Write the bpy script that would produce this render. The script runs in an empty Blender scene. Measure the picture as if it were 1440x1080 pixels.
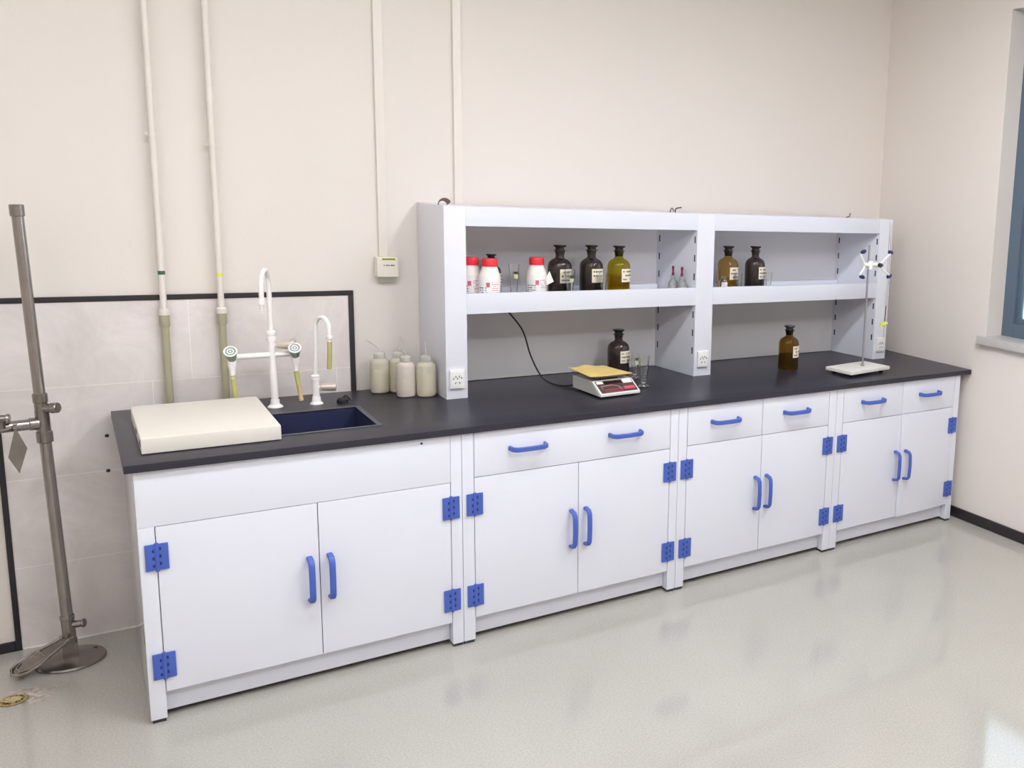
import bpy, bmesh, math, random
from math import sin, cos, pi, radians, atan2
from mathutils import Vector, Matrix
random.seed(4)
S = bpy.context.scene
COL = S.collection

# ------------------------------------------------------------------ materials
def lin(h):
    v = [int(h[i:i + 2], 16) / 255 for i in (0, 2, 4)]
    return tuple(c / 12.92 if c <= .04045 else ((c + .055) / 1.055) ** 2.4 for c in v) + (1,)

def mat(name, col, rough=.5, metal=0., trans=0., ior=1.45, emit=None, es=0., coat=0., alpha=1., var=0., vscale=8., bump=0., bscale=60., sss=0.):
    m = bpy.data.materials.new(name); m.use_nodes = True
    nt = m.node_tree; b = nt.nodes['Principled BSDF']
    c = lin(col) if isinstance(col, str) else tuple(col) + (1,)
    b.inputs['Base Color'].default_value = c
    b.inputs['Roughness'].default_value = rough
    b.inputs['Metallic'].default_value = metal
    b.inputs['Transmission Weight'].default_value = trans
    b.inputs['IOR'].default_value = ior
    b.inputs['Coat Weight'].default_value = coat
    b.inputs['Coat Roughness'].default_value = .08
    b.inputs['Alpha'].default_value = alpha
    if sss:
        b.inputs['Subsurface Weight'].default_value = sss
        b.inputs['Subsurface Radius'].default_value = (.02, .02, .02)
    if emit:
        b.inputs['Emission Color'].default_value = lin(emit); b.inputs['Emission Strength'].default_value = es
    if var or bump:
        tc = nt.nodes.new('ShaderNodeTexCoord')
        n = nt.nodes.new('ShaderNodeTexNoise'); n.inputs['Scale'].default_value = vscale; n.inputs['Detail'].default_value = 5
        nt.links.new(tc.outputs['Object'], n.inputs['Vector'])
        if var:
            hs = nt.nodes.new('ShaderNodeMixRGB'); hs.blend_type = 'MULTIPLY'; hs.inputs[0].default_value = 1
            r = nt.nodes.new('ShaderNodeMapRange'); r.inputs['To Min'].default_value = 1 - var; r.inputs['To Max'].default_value = 1 + var * .3
            r.inputs['From Min'].default_value = .3; r.inputs['From Max'].default_value = .7
            nt.links.new(n.outputs['Fac'], r.inputs['Value'])
            hs.inputs[1].default_value = c
            nt.links.new(r.outputs['Result'], hs.inputs[2])
            nt.links.new(hs.outputs[0], b.inputs['Base Color'])
        if bump:
            n2 = nt.nodes.new('ShaderNodeTexNoise'); n2.inputs['Scale'].default_value = bscale
            nt.links.new(tc.outputs['Object'], n2.inputs['Vector'])
            bp = nt.nodes.new('ShaderNodeBump'); bp.inputs['Strength'].default_value = bump; bp.inputs['Distance'].default_value = .004
            nt.links.new(n2.outputs['Fac'], bp.inputs['Height']); nt.links.new(bp.outputs['Normal'], b.inputs['Normal'])
    return m

M = {}
M['wall'] = mat('cream wall paint', 'E0D9D2', .75, var=.02, vscale=1.2, bump=.08, bscale=90)
M['ceil'] = mat('white ceiling paint', 'ECEBE8', .8, var=.02)
M['pp'] = mat('white polypropylene', 'DCDEE8', .28, var=.015, vscale=3)
M['ppside'] = mat('rack polypropylene', 'DFE0E9', .3, var=.015, vscale=3)
M['backpanel'] = mat('grey rack back panel', 'E2E0E1', .35, var=.015, vscale=3)
M['black'] = mat('black phenolic worktop', '292833', .36, var=.06, vscale=5, bump=.05, bscale=250)
M['navy'] = mat('navy sink polypropylene', '2B2F4D', .4, var=.1, vscale=3)
M['sinkrim'] = mat('dark grey sink rim', '4C4F57', .4, var=.15, vscale=12)
M['blue'] = mat('blue plastic fitting', '465FB2', .38, var=.05, vscale=20)
M['darkslot'] = mat('dark slot', '23242C', .8, var=.1)
M['bluedark'] = mat('dark blue slot', '1F2B63', .6, var=.1)
M['tray'] = mat('ivory white lid plastic', 'E3DED4', .4, var=.02, vscale=4)
M['trim'] = mat('black trim', '2B282C', .45, var=.1, vscale=15)
M['gap'] = mat('dark rubber foot', '3A3A3C', .7, var=.1)
M['pipew'] = mat('white pipe paint', 'E1DAD2', .4, var=.02)
M['pipegrey'] = mat('olive grey pipe plastic', 'AAA58B', .4, var=.06, vscale=10)
M['steel'] = mat('brushed stainless steel', 'A39C98', .2, metal=.95, var=.12, vscale=14)
M['steeldark'] = mat('worn stainless steel', '938C87', .27, metal=.9, var=.2, vscale=18)
M['faucet'] = mat('white powder coat', 'F0ECEA', .3, var=.02)
M['chrome'] = mat('satin nickel knob', 'D3C9BD', .28, metal=.45, var=.06)
M['knobgreen'] = mat('grey green knob', '88A39A', .4, var=.08, vscale=30)
M['hose'] = mat('yellow green hose', 'CFCB7E', .35, trans=.25, var=.06, vscale=30)
M['hosetan'] = mat('tan hose end', 'D2B98A', .4, var=.06, vscale=30)
M['green'] = mat('dark green band', '3F6A5A', .5, var=.05)
M['yellow'] = mat('yellow sticker', 'DDE070', .55, var=.05)
M['ink'] = mat('dark print', '4A4744', .7, var=.05)
M['box'] = mat('ivory switch box', 'E3DDD0', .4, var=.02)
M['boxlow'] = mat('grey green box skirt', 'C9CCBF', .4, var=.02)
M['socket'] = mat('white socket plastic', 'EBEBE8', .3, var=.02)
M['poly'] = mat('milky wash bottle plastic', 'E6DFCA', .42, trans=.35, ior=1.2, var=.02)
M['polyliq'] = mat('pale bottle liquid', 'DAD2B9', .3, trans=.2, ior=1.2, var=.02)
M['polycap'] = mat('translucent bottle cap', 'F2F0E6', .3, trans=.55, ior=1.2, var=.02)
M['brown'] = mat('dark brown glass', (.22, .165, .145), .06, trans=.88, ior=1.42, var=.04)
M['brownstop'] = mat('dark glass stopper', '2C2B33', .15, trans=.2, var=.05)
M['olive'] = mat('olive amber glass', (.72, .64, .12), .04, trans=1, ior=1.3, var=.03)
M['amber'] = mat('amber glass', (.55, .37, .085), .04, trans=1, ior=1.3, var=.03)
M['pinkamber'] = mat('pale amber glass', (.8, .62, .34), .04, trans=1, ior=1.3, var=.03)
M['brownliq'] = mat('dark liquid', (.05, .035, .03), .1, trans=.3, ior=1.33, var=.05)
M['oliveliq'] = mat('amber brown liquid', (.62, .40, .10), .05, trans=1, ior=1.33, var=.03)
M['yelliq'] = mat('yellow liquid', (.72, .62, .20), .05, trans=1, ior=1.33, var=.03)
M['darkamberliq'] = mat('dark amber liquid', (.45, .30, .12), .05, trans=1, ior=1.33, var=.03)
M['glass'] = mat('clear glass', (.97, .98, .97), .02, trans=1, ior=1.45, var=.01)
M['label'] = mat('cream paper label', 'EDE3CC', .7, var=.04, vscale=40)
M['labelw'] = mat('white paper label', 'F1EDEC', .7, var=.03, vscale=40)
M['jar'] = mat('white jar plastic', 'F0EBE2', .38, var=.02)
M['red'] = mat('red cap plastic', 'DE2A36', .35, var=.05, vscale=20)
M['pink'] = mat('pink red print', 'D8697A', .7, var=.2, vscale=60)
M['maroon'] = mat('maroon rubber', '7A1B44', .45, var=.1)
M['scale'] = mat('off white scale plastic', 'E0DED8', .4, var=.02)
M['scaleside'] = mat('pale grey scale plastic', 'C4C6BE', .45, var=.03)
M['scalepanel'] = mat('dark brown panel print', '54393C', .35, var=.1, vscale=30)
M['scalered'] = mat('red panel print', 'B04350', .4, var=.1, vscale=50)
M['display'] = mat('black display window', '201C20', .15, var=.05)
M['pan'] = mat('brown weighing pan', '8A7064', .4, metal=.3, var=.1)
M['paper'] = mat('yellow kraft paper', 'DFC47C', .75, var=.05, vscale=25)
M['cable'] = mat('black cable rubber', '1E1D22', .45, var=.05)
M['wirebrown'] = mat('brown wire insulation', '6A5650', .5, var=.15)
M['marble'] = mat('white stand base', 'E8E8DF', .35, var=.04, vscale=25)
M['rod'] = mat('polished steel rod', 'A9A6A6', .28, metal=.7, var=.05)
M['clampw'] = mat('white clamp paint', 'F0F0EA', .35, var=.02)
M['navytip'] = mat('navy rubber tip', '23285A', .45, var=.05)
M['frame'] = mat('slate blue window frame', '5A6A7A', .4, var=.06, vscale=4)
M['frameedge'] = mat('dark window gasket', '39424D', .5, var=.05)
M['pane'] = mat('window pane glass', (.95, .97, .98), .01, trans=1, ior=1.05, var=.01)
M['sill'] = mat('grey stone sill', 'C3C0BF', .35, var=.06, vscale=20)
M['reveal'] = M['wall']
M['brass'] = mat('tarnished drain brass', 'B7A06E', .5, metal=.4, var=.35, vscale=60)
M['crust'] = mat('dried crust', 'CDB98E', .9, var=.5, vscale=90, bump=.8, bscale=120)
M['caulk'] = mat('white caulk', 'EFEBE6', .6, var=.05)
M['frost'] = mat('greenish frosted glass', (.88, .93, .87), .3, trans=.75, ior=1.4, var=.02)
M['polypink'] = mat('pale pinkish bottle plastic', 'E6DDD3', .42, trans=.3, ior=1.2, var=.02)
M['polypinkliq'] = mat('pinkish bottle liquid', 'DACFC3', .35, trans=.2, ior=1.2, var=.02)
M['gradink'] = mat('pale graduation print', 'A5A2A0', .6, var=.05)
M['ppgloss'] = mat('glossy polypropylene side panel', 'D6D7DF', .1, coat=.8, var=.015, vscale=3)
M['led'] = mat('light panel diffuser', 'FFFFFF', .5, emit='F8FAFF', es=1.0)
M['alu'] = mat('white aluminium lamp body', 'E4E4E4', .4, metal=.3, var=.03)

def tile_mat():
    m = bpy.data.materials.new('grey stone tile'); m.use_nodes = True
    nt = m.node_tree; N = nt.nodes; Lk = nt.links; b = N['Principled BSDF']
    tc = N.new('ShaderNodeTexCoord'); sp = N.new('ShaderNodeSeparateXYZ'); cb = N.new('ShaderNodeCombineXYZ')
    Lk.new(tc.outputs['Object'], sp.inputs[0]); Lk.new(sp.outputs[0], cb.inputs[0]); Lk.new(sp.outputs[2], cb.inputs[1])
    mp = N.new('ShaderNodeMapping'); mp.inputs['Location'].default_value = (.366, .016, 0); Lk.new(cb.outputs[0], mp.inputs[0])
    br = N.new('ShaderNodeTexBrick'); br.offset = .2; br.inputs['Scale'].default_value = 1
    br.inputs['Brick Width'].default_value = .62; br.inputs['Row Height'].default_value = .3205
    br.inputs['Mortar Size'].default_value = .0011; br.inputs['Mortar Smooth'].default_value = .3
    br.inputs['Color1'].default_value = lin('E1D9D6'); br.inputs['Color2'].default_value = lin('DCD5D2'); br.inputs['Mortar'].default_value = lin('F5F1EC')
    Lk.new(mp.outputs[0], br.inputs['Vector'])
    n = N.new('ShaderNodeTexNoise'); n.inputs['Scale'].default_value = 4; n.inputs['Detail'].default_value = 9; n.inputs['Roughness'].default_value = .65; n.inputs['Distortion'].default_value = 1.2
    Lk.new(tc.outputs['Object'], n.inputs['Vector'])
    r = N.new('ShaderNodeMapRange'); r.inputs['From Min'].default_value = .3; r.inputs['From Max'].default_value = .7; r.inputs['To Min'].default_value = .84; r.inputs['To Max'].default_value = 1.08
    Lk.new(n.outputs['Fac'], r.inputs['Value'])
    mx = N.new('ShaderNodeMixRGB'); mx.blend_type = 'MULTIPLY'; mx.inputs[0].default_value = 1
    Lk.new(br.outputs['Color'], mx.inputs[1]); Lk.new(r.outputs[0], mx.inputs[2]); Lk.new(mx.outputs[0], b.inputs['Base Color'])
    b.inputs['Roughness'].default_value = .42
    return m
M['tile'] = tile_mat()

def floor_mat():
    m = bpy.data.materials.new('grey epoxy floor'); m.use_nodes = True
    nt = m.node_tree; N = nt.nodes; Lk = nt.links; b = N['Principled BSDF']
    tc = N.new('ShaderNodeTexCoord')
    def noise(sc, det, lo, hi, a, c):
        n = N.new('ShaderNodeTexNoise'); n.inputs['Scale'].default_value = sc; n.inputs['Detail'].default_value = det
        Lk.new(tc.outputs['Object'], n.inputs['Vector'])
        r = N.new('ShaderNodeMapRange'); r.inputs['From Min'].default_value = lo; r.inputs['From Max'].default_value = hi
        r.inputs['To Min'].default_value = a; r.inputs['To Max'].default_value = c
        Lk.new(n.outputs['Fac'], r.inputs['Value']); return r
    a = noise(1.6, 4, .3, .7, .955, 1.03); s = noise(150, 2, .32, .68, .90, 1.07)
    mm = N.new('ShaderNodeMath'); mm.operation = 'MULTIPLY'; Lk.new(a.outputs[0], mm.inputs[0]); Lk.new(s.outputs[0], mm.inputs[1])
    mx = N.new('ShaderNodeMixRGB'); mx.blend_type = 'MULTIPLY'; mx.inputs[0].default_value = 1; mx.inputs[1].default_value = lin('AEABA3')
    Lk.new(mm.outputs[0], mx.inputs[2])
    # worn dirty ring around the drain: a stain with a shape of its own
    vs = N.new('ShaderNodeVectorMath'); vs.operation = 'DISTANCE'; vs.inputs[1].default_value = (-.285, .425, 0)
    wn = N.new('ShaderNodeTexNoise'); wn.inputs['Scale'].default_value = 22; wn.inputs['Detail'].default_value = 6
    Lk.new(tc.outputs['Object'], wn.inputs['Vector']); Lk.new(tc.outputs['Object'], vs.inputs[0])
    ad = N.new('ShaderNodeMath'); ad.operation = 'MULTIPLY_ADD'; ad.inputs[1].default_value = .11; Lk.new(wn.outputs['Fac'], ad.inputs[0]); Lk.new(vs.outputs['Value'], ad.inputs[2])
    r2 = N.new('ShaderNodeMapRange'); r2.inputs['From Min'].default_value = .085; r2.inputs['From Max'].default_value = .135; r2.inputs['To Min'].default_value = .95; r2.inputs['To Max'].default_value = 0
    Lk.new(ad.outputs[0], r2.inputs['Value'])
    n3 = N.new('ShaderNodeTexNoise'); n3.inputs['Scale'].default_value = 60; n3.inputs['Detail'].default_value = 4; Lk.new(tc.outputs['Object'], n3.inputs['Vector'])
    cr = N.new('ShaderNodeValToRGB'); cr.color_ramp.elements[0].position = .38; cr.color_ramp.elements[0].color = lin('9C8A80'); cr.color_ramp.elements[1].position = .62; cr.color_ramp.elements[1].color = lin('CFC4BE')
    Lk.new(n3.outputs['Fac'], cr.inputs[0])
    m2 = N.new('ShaderNodeMixRGB'); Lk.new(r2.outputs[0], m2.inputs[0]); Lk.new(mx.outputs[0], m2.inputs[1]); Lk.new(cr.outputs[0], m2.inputs[2])
    Lk.new(m2.outputs[0], b.inputs['Base Color'])
    rr = noise(3.2, 5, .2, .8, .05, .11); Lk.new(rr.outputs[0], b.inputs['Roughness'])
    bn = N.new('ShaderNodeTexNoise'); bn.inputs['Scale'].default_value = 9; Lk.new(tc.outputs['Object'], bn.inputs['Vector'])
    bp = N.new('ShaderNodeBump'); bp.inputs['Strength'].default_value = .05; bp.inputs['Distance'].default_value = .004
    Lk.new(bn.outputs['Fac'], bp.inputs['Height']); Lk.new(bp.outputs['Normal'], b.inputs['Normal'])
    b.inputs['Specular IOR Level'].default_value = .75
    return m
M['floor'] = floor_mat()

# ------------------------------------------------------------------ mesh helpers
class MB:
    def __init__(s): s.bm = bmesh.new(); s.mats = []
    def mi(s, m):
        if m not in s.mats: s.mats.append(m)
        return s.mats.index(m)
    def merge(s, b2, m, mtx=None):
        k = s.mi(m)
        for f in b2.faces: f.material_index = k
        if mtx: b2.transform(mtx)
        t = bpy.data.meshes.new('t'); b2.to_mesh(t); b2.free(); s.bm.from_mesh(t); bpy.data.meshes.remove(t)
        return s
    def box(s, x0, x1, y0, y1, z0, z1, m, bev=0., seg=2, mtx=None):
        b = bmesh.new(); bmesh.ops.create_cube(b, size=1)
        b.transform(Matrix.Translation(((x0 + x1) / 2, (y0 + y1) / 2, (z0 + z1) / 2)) @ Matrix.Diagonal((x1 - x0, y1 - y0, z1 - z0, 1)))
        if bev: bmesh.ops.bevel(b, geom=b.edges[:], offset=bev, segments=seg, profile=.7, affect='EDGES')
        return s.merge(b, m, mtx)
    def prism(s, pts, d0, d1, m, axis='z', bev=0., mtx=None):
        b = bmesh.new()
        def P(p, d): return {'z': (p[0], p[1], d), 'y': (p[0], d, p[1]), 'x': (d, p[0], p[1])}[axis]
        a = [b.verts.new(P(p, d0)) for p in pts]; c = [b.verts.new(P(p, d1)) for p in pts]
        b.faces.new(a); b.faces.new(c[::-1]); n = len(pts)
        for i in range(n): b.faces.new((a[i], c[i], c[(i + 1) % n], a[(i + 1) % n]))
        bmesh.ops.recalc_face_normals(b, faces=b.faces[:])
        if bev: bmesh.ops.bevel(b, geom=b.edges[:], offset=bev, segments=2, profile=.7, affect='EDGES')
        return s.merge(b, m, mtx)
    def lathe(s, prof, m, c=(0, 0, 0), seg=28, mtx=None):
        b = bmesh.new(); rings = []
        for r, z in prof:
            if r < 1e-6: rings.append([b.verts.new((0, 0, z))])
            else: rings.append([b.verts.new((r * cos(2 * pi * i / seg), r * sin(2 * pi * i / seg), z)) for i in range(seg)])
        for A, B in zip(rings, rings[1:]):
            for i in range(seg):
                j = (i + 1) % seg
                if len(A) == 1 and len(B) == 1: continue
                if len(A) == 1: b.faces.new((A[0], B[i], B[j]))
                elif len(B) == 1: b.faces.new((A[i], B[0], A[j]))
                else: b.faces.new((A[i], B[i], B[j], A[j]))
        bmesh.ops.recalc_face_normals(b, faces=b.faces[:])
        return s.merge(b, m, (mtx or Matrix()) if c == (0, 0, 0) else Matrix.Translation(c) @ (mtx or Matrix()))
    def cyl(s, p0, p1, r0, m, r1=None, seg=20, bev=0.):
        p0, p1 = Vector(p0), Vector(p1); d = p1 - p0; L = d.length; r1 = r0 if r1 is None else r1
        q = d.to_track_quat('Z', 'Y').to_matrix().to_4x4()
        if bev: pr = [(0, 0), (r0 - bev, 0), (r0, bev), (r1, L - bev), (r1 - bev, L), (0, L)]
        else: pr = [(0, 0), (r0, 0), (r1, L), (0, L)]
        return s.lathe(pr, m, seg=seg, mtx=Matrix.Translation(p0) @ q)
    def tube(s, pts, r, m, seg=12, prof=None, caps=True):
        """sweep a round (or given 2-D) section along pts"""
        b = bmesh.new(); pts = [Vector(p) for p in pts]; n = len(pts); rings = []
        T = [(pts[min(i + 1, n - 1)] - pts[max(i - 1, 0)]).normalized() for i in range(n)]
        up = Vector((0, 0, 1)) if abs(T[0].z) < .9 else Vector((1, 0, 0))
        nrm = (up - T[0] * up.dot(T[0])).normalized()
        for i in range(n):
            if i:
                q = T[i - 1].rotation_difference(T[i]); nrm = (q @ nrm); nrm = (nrm - T[i] * nrm.dot(T[i])).normalized()
            bn = T[i].cross(nrm); rr = r[i] if isinstance(r, (list, tuple)) else r
            sec = prof or [(rr * cos(2 * pi * k / seg), rr * sin(2 * pi * k / seg)) for k in range(seg)]
            rings.append([b.verts.new(pts[i] + nrm * u + bn * v) for u, v in sec])
        k = len(rings[0])
        for A, B in zip(rings, rings[1:]):
            for i in range(k): b.faces.new((A[i], A[(i + 1) % k], B[(i + 1) % k], B[i]))
        if caps: b.faces.new(rings[0]); b.faces.new(rings[-1][::-1])
        bmesh.ops.recalc_face_normals(b, faces=b.faces[:])
        return s.merge(b, m)

ROOT = {}
def thing(name, label, cat, loc=(0, 0, 0), group=None):
    o = bpy.data.objects.new(name, None); COL.objects.link(o); o.location = loc; o.empty_display_size = .05
    o['label'] = label; o['category'] = cat
    if group: o['group'] = group
    ROOT[o] = Vector(loc)
    return o
def part(name, mb, parent=None, label=None, ang=35, kind=None, mtx=None):
    me = bpy.data.meshes.new(name)
    if mtx: mb.bm.transform(mtx)
    off = ROOT.get(parent, Vector()) if parent else Vector()
    if off.length: mb.bm.transform(Matrix.Translation(-off))
    mb.bm.to_mesh(me); mb.bm.free()
    for m in mb.mats: me.materials.append(m)
    for p in me.polygons: p.use_smooth = True
    me.set_sharp_from_angle(angle=radians(ang))
    o = bpy.data.objects.new(name, me); COL.objects.link(o)
    if parent: o.parent = parent; ROOT[o] = off
    if label: o['label'] = label
    if kind: o['kind'] = kind
    return o
def solo(name, mb, label, cat, group=None, **k):
    o = part(name, mb, **k); o['label'] = label; o['category'] = cat
    if group: o['group'] = group
    return o
def arc(c, r, a0, a1, n, u, v):
    """points on an arc in the plane spanned by u, v"""
    c, u, v = Vector(c), Vector(u), Vector(v)
    return [c + u * r * cos(a0 + (a1 - a0) * i / n) + v * r * sin(a0 + (a1 - a0) * i / n) for i in range(n + 1)]
def smooth(pts, n=8):
    P = [Vector(p) for p in pts]; P = [2 * P[0] - P[1]] + P + [2 * P[-1] - P[-2]]; out = []
    for i in range(1, len(P) - 2):
        for k in range(n):
            t = k / n; a, b, c, d = P[i - 1:i + 3]
            out.append(.5 * ((2 * b) + (c - a) * t + (2 * a - 5 * b + 4 * c - d) * t * t + (3 * b - a - 3 * c + d) * t ** 3))
    return out + [P[-2]]

# ------------------------------------------------------------------ room (metres; X along the bench, +Y to the back wall, Z up)
WY, WX = .8209, 3.728            # back wall face, right wall face
XL, YF, ZC = -3.2, -5.2, 3.05
part('floor', MB().box(XL, WX + .3, YF, WY + .3, -.12, 0, M['floor']), kind='structure')
part('ceiling', MB().box(XL, WX + .3, YF, WY + .3, ZC, ZC + .12, M['ceil']), kind='structure')
part('wall_back', MB().box(XL, WX + .3, WY, WY + .3, 0, ZC, M['wall']), kind='structure')
part('wall_left', MB().box(XL - .2, XL, YF, WY + .3, 0, ZC, M['wall']), kind='structure')
part('wall_front', MB().box(XL, WX + .3, YF - .2, YF, 0, ZC, M['wall']), kind='structure')
w = MB(); wy0, wy1, wz0, wz1 = -2.1, -.08, 1.045, 2.72
w.box(WX, WX + .3, wy1, WY, 0, ZC, M['wall']); w.box(WX, WX + .3, YF, wy0, 0, ZC, M['wall'])
w.box(WX, WX + .3, wy0, wy1, 0, wz0, M['wall']); w.box(WX, WX + .3, wy0, wy1, wz1, ZC, M['wall'])
part('wall_right', w, kind='structure')
win = part('window_1', MB(), kind='structure')
fx0, fx1 = WX + .12, WX + .18
f = MB(); t = .075
f.box(fx0, fx1, wy1 - t, wy1, wz0, wz1, M['frame'], .004); f.box(fx0, fx1, wy0, wy0 + t, wz0, wz1, M['frame'], .004)
f.box(fx0, fx1, wy0 + t, wy1 - t, wz0, wz0 + t, M['frame'], .004); f.box(fx0, fx1, wy0 + t, wy1 - t, wz1 - t, wz1, M['frame'], .004)
f.box(fx0 + .005, fx1 - .005, -1.12, -1.06, wz0 + t, wz1 - t, M['frame'], .004)
part('window_frame', f, win)
f = MB(); q = .028
for a, b in ((wy0 + t, -1.12), (-1.06, wy1 - t)):
    for u in ((a, a + q, wz0 + t, wz1 - t), (b - q, b, wz0 + t, wz1 - t), (a + q, b - q, wz0 + t, wz0 + t + q), (a + q, b - q, wz1 - t - q, wz1 - t)):
        f.box(fx0 + .018, fx1 - .018, *u, M['frame'], .002)
part('window_sash', f, win)
f = MB(); f.box(fx0 + .025, fx0 + .031, wy0 + t, -1.09, wz0 + t, wz1 - t, M['pane']); f.box(fx0 + .025, fx0 + .031, -1.09, wy1 - t, wz0 + t, wz1 - t, M['pane'])
part('window_pane', f, win)
part('window_sill', MB().box(WX - .028, fx0, wy0 - .03, wy1 + .045, wz0 - .045, wz0, M['sill'], .004).box(WX - .014, WX, wy0 - .02, wy1 + .03, wz0 - .06, wz0 - .045, M['sill'], .002), win)
part('wall_tiles', MB().box(-.303, .805, WY - .009, WY, 0, 1.25, M['tile']), kind='structure')
part('trim_1', MB().box(-.32, .822, WY - .012, WY, 1.246, 1.265, M['trim'], .001), kind='structure')
part('trim_2', MB().box(.802, .822, WY - .012, WY, 0, 1.246, M['trim'], .001), kind='structure')
part('trim_3', MB().box(-.32, -.303, WY - .012, WY, 0, 1.246, M['trim'], .001), kind='structure')
part('baseboard_back', MB().box(XL, -.32, WY - .012, WY, 0, .036, M['trim'], .002), kind='structure')
part('baseboard_right', MB().box(WX - .012, WX, YF, WY, 0, .058, M['trim'], .002), kind='structure')
part('trim_5', MB().box(-.302, .804, WY - .013, WY - .009, 0, .006, M['caulk'], .001), kind='structure')
# two drilled holes with plastic plugs in the tiles, left of the worktop
h = MB()
h.cyl((-.016, WY - .0105, .755), (-.016, WY - .009, .755), .0065, M['trim'], seg=12); h.cyl((-.02, WY - .0105, .624), (-.02, WY - .009, .624), .0065, M['trim'], seg=12)
part('trim_4', h, kind='structure')

# ------------------------------------------------------------------ base cabinets
F = .0145                        # front face of doors and legs
DT = .018
def handle_mesh(c, length, vert, m=M['blue']):
    """D-shaped pull handle: rounded rectangular section; c is the centre of the foot line on the face"""
    p = .040; hl = length / 2
    prof2 = [(0, -hl), (-p * .72, -hl + .004), (-p * .95, -hl + .016), (-p, -hl + .034)]
    pts2 = prof2 + [(-p * 1.04, 0)] + [(y, -a) for y, a in prof2[::-1]]
    pts = [Vector((c[0], c[1] + y, c[2] + a)) if vert else Vector((c[0] + a, c[1] + y, c[2])) for y, a in pts2]
    w2, t2 = .0095, .0055
    sec = [(t2, -w2 + .003), (t2, w2 - .003), (t2 - .003, w2), (-t2 + .003, w2), (-t2, w2 - .003), (-t2, -w2 + .003), (-t2 + .003, -w2), (t2 - .003, -w2)]
    mb = MB(); b = bmesh.new(); rings = []
    side = Vector((1, 0, 0)) if vert else Vector((0, 0, 1))
    n = len(pts)
    for i in range(n):
        T = (pts[min(i + 1, n - 1)] - pts[max(i - 1, 0)]).normalized(); nn = side.cross(T).normalized()
        k = 1.15 if i in (0, n - 1) else 1
        rings.append([b.verts.new(pts[i] + nn * u * k + side * v) for u, v in sec])
    for A, B in zip(rings, rings[1:]):
        for i in range(8): b.faces.new((A[i], A[(i + 1) % 8], B[(i + 1) % 8], B[i]))
    b.faces.new(rings[0]); b.faces.new(rings[-1][::-1]); bmesh.ops.recalc_face_normals(b, faces=b.faces[:])
    return mb.merge(b, m)
def hinge_mesh(x, z):
    mb = MB(); y = F
    mb.box(x - .030, x - .004, y - .007, y, z - .042, z + .042, M['blue'], .0025)
    mb.box(x + .004, x + .030, y - .007, y, z - .042, z + .042, M['blue'], .0025)
    mb.cyl((x, y - .004, z - .0445), (x, y - .004, z + .0445), .0058, M['blue'], seg=14)
    for s in (-1, 1):
        for k in (-1, 0, 1):
            mb.box(x + s * .009 - .0028, x + s * .009 + .0028, y - .0078, y - .005, z + k * .024 - .005 + s * .003, z + k * .024 + .005 + s * .003, M['bluedark'], .001)
    return mb

def rot_about(px, ang):
    return Matrix.Translation((px, F + DT, 0)) @ Matrix.Rotation(ang, 4, 'Z') @ Matrix.Translation((-px, -F - DT, 0))

def cabinet(x0, x1, dl, seam, dr, drawers, label, sink=False, ajar=0., ztop=.8245):
    """x0..x1 overall, doors dl..seam..dr, drawers = [(xa, xb, [handle x])]"""
    r = thing('base_cabinet', label, 'cabinet', (x0, F, 0), 'white base cabinets under the worktop')
    c = MB(); wt = .016; yb = .735
    c.box(x0 + .002, x1 - .002, F + .03, yb, .098, .114, M['pp'])          # floor of the cabinet
    c.box(x0 + .002, x1 - .002, yb - .01, yb, .02, ztop if not sink else .45, M['pp'])   # back
    c.box(x0 + .02, x1 - .02, F + .022, F + .034, .114, .64, M['pp'])     # inner front frame behind the doors
    if not sink: c.box(x0 + .02, x1 - .02, F + .022, F + .034, .64, ztop - .002, M['pp'])
    part('carcass', c, r)
    for k, (a, b) in enumerate(((x0, x0 + wt), (x1 - wt, x1))):
        part('side_panel', MB().box(a, b, F + .02, yb, .004, ztop, M['ppgloss'], .0008), r)
    for a, b in ((x0, dl - .001), (dr + .001, x1)):
        part('leg', MB().box(a + .0004, b - .0004, F, F + .055, .012, .6455 if sink and a == x0 else ztop, M['pp'], .0012).box(a + .004, b - .004, F + .004, F + .05, 0, .012, M['gap']), r)
    part('kickboard', MB().box(dl, dr, F + .036, F + .048, .020, .098, M['pp'], .001), r)
    zt = .6495 if not sink else .644
    for s, (a, b, hx, hgx) in enumerate(((dl + .001, seam - .0013, seam - .031, dl), (seam + .0013, dr - .001, seam + .031, dr))):
        R = rot_about(b, ajar) if (s == 1 and ajar) else None
        d = part('door', MB().box(a, b, F, F + DT, .1, zt, M['pp'], .0012), r, mtx=R)
        part('handle', handle_mesh((hx, F, .3815), .150, True), d, label='blue plastic pull handle', mtx=R)
        for hz in (.549, .190): part('hinge', hinge_mesh(hgx, hz), d, label='blue plastic hinge')
    if sink:
        part('front_panel', MB().box(x0 + .0004, dr + .0004, F + .0002, F + DT, .646, ztop - .0006, M['pp'], .0008), r)
        part('screw_head', MB().cyl((.852, F - .002, .806), (.852, F + .001, .806), .004, M['cable'], seg=12), r, label='small black screw head')
    else:
        for a, b, hs in drawers:
            d = part('drawer', MB().box(a + .0012, b - .0012, F, F + DT, .6522, ztop - .003, M['pp'], .0012), r)
            for hx in hs: part('handle', handle_mesh((hx, F, .746), .138, False), d, label='blue plastic pull handle')
    return r
cabinet(.0225, .9915, .0665, .5135, .9505, [], 'white sink cabinet at the left end, plain fascia without drawers above two doors', sink=True)
cabinet(.9925, 1.9035, 1.0365, 1.4495, 1.8635, [(1.0365, 1.8635, [1.240, 1.650])], 'white base cabinet with one wide drawer carrying two blue handles')
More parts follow.
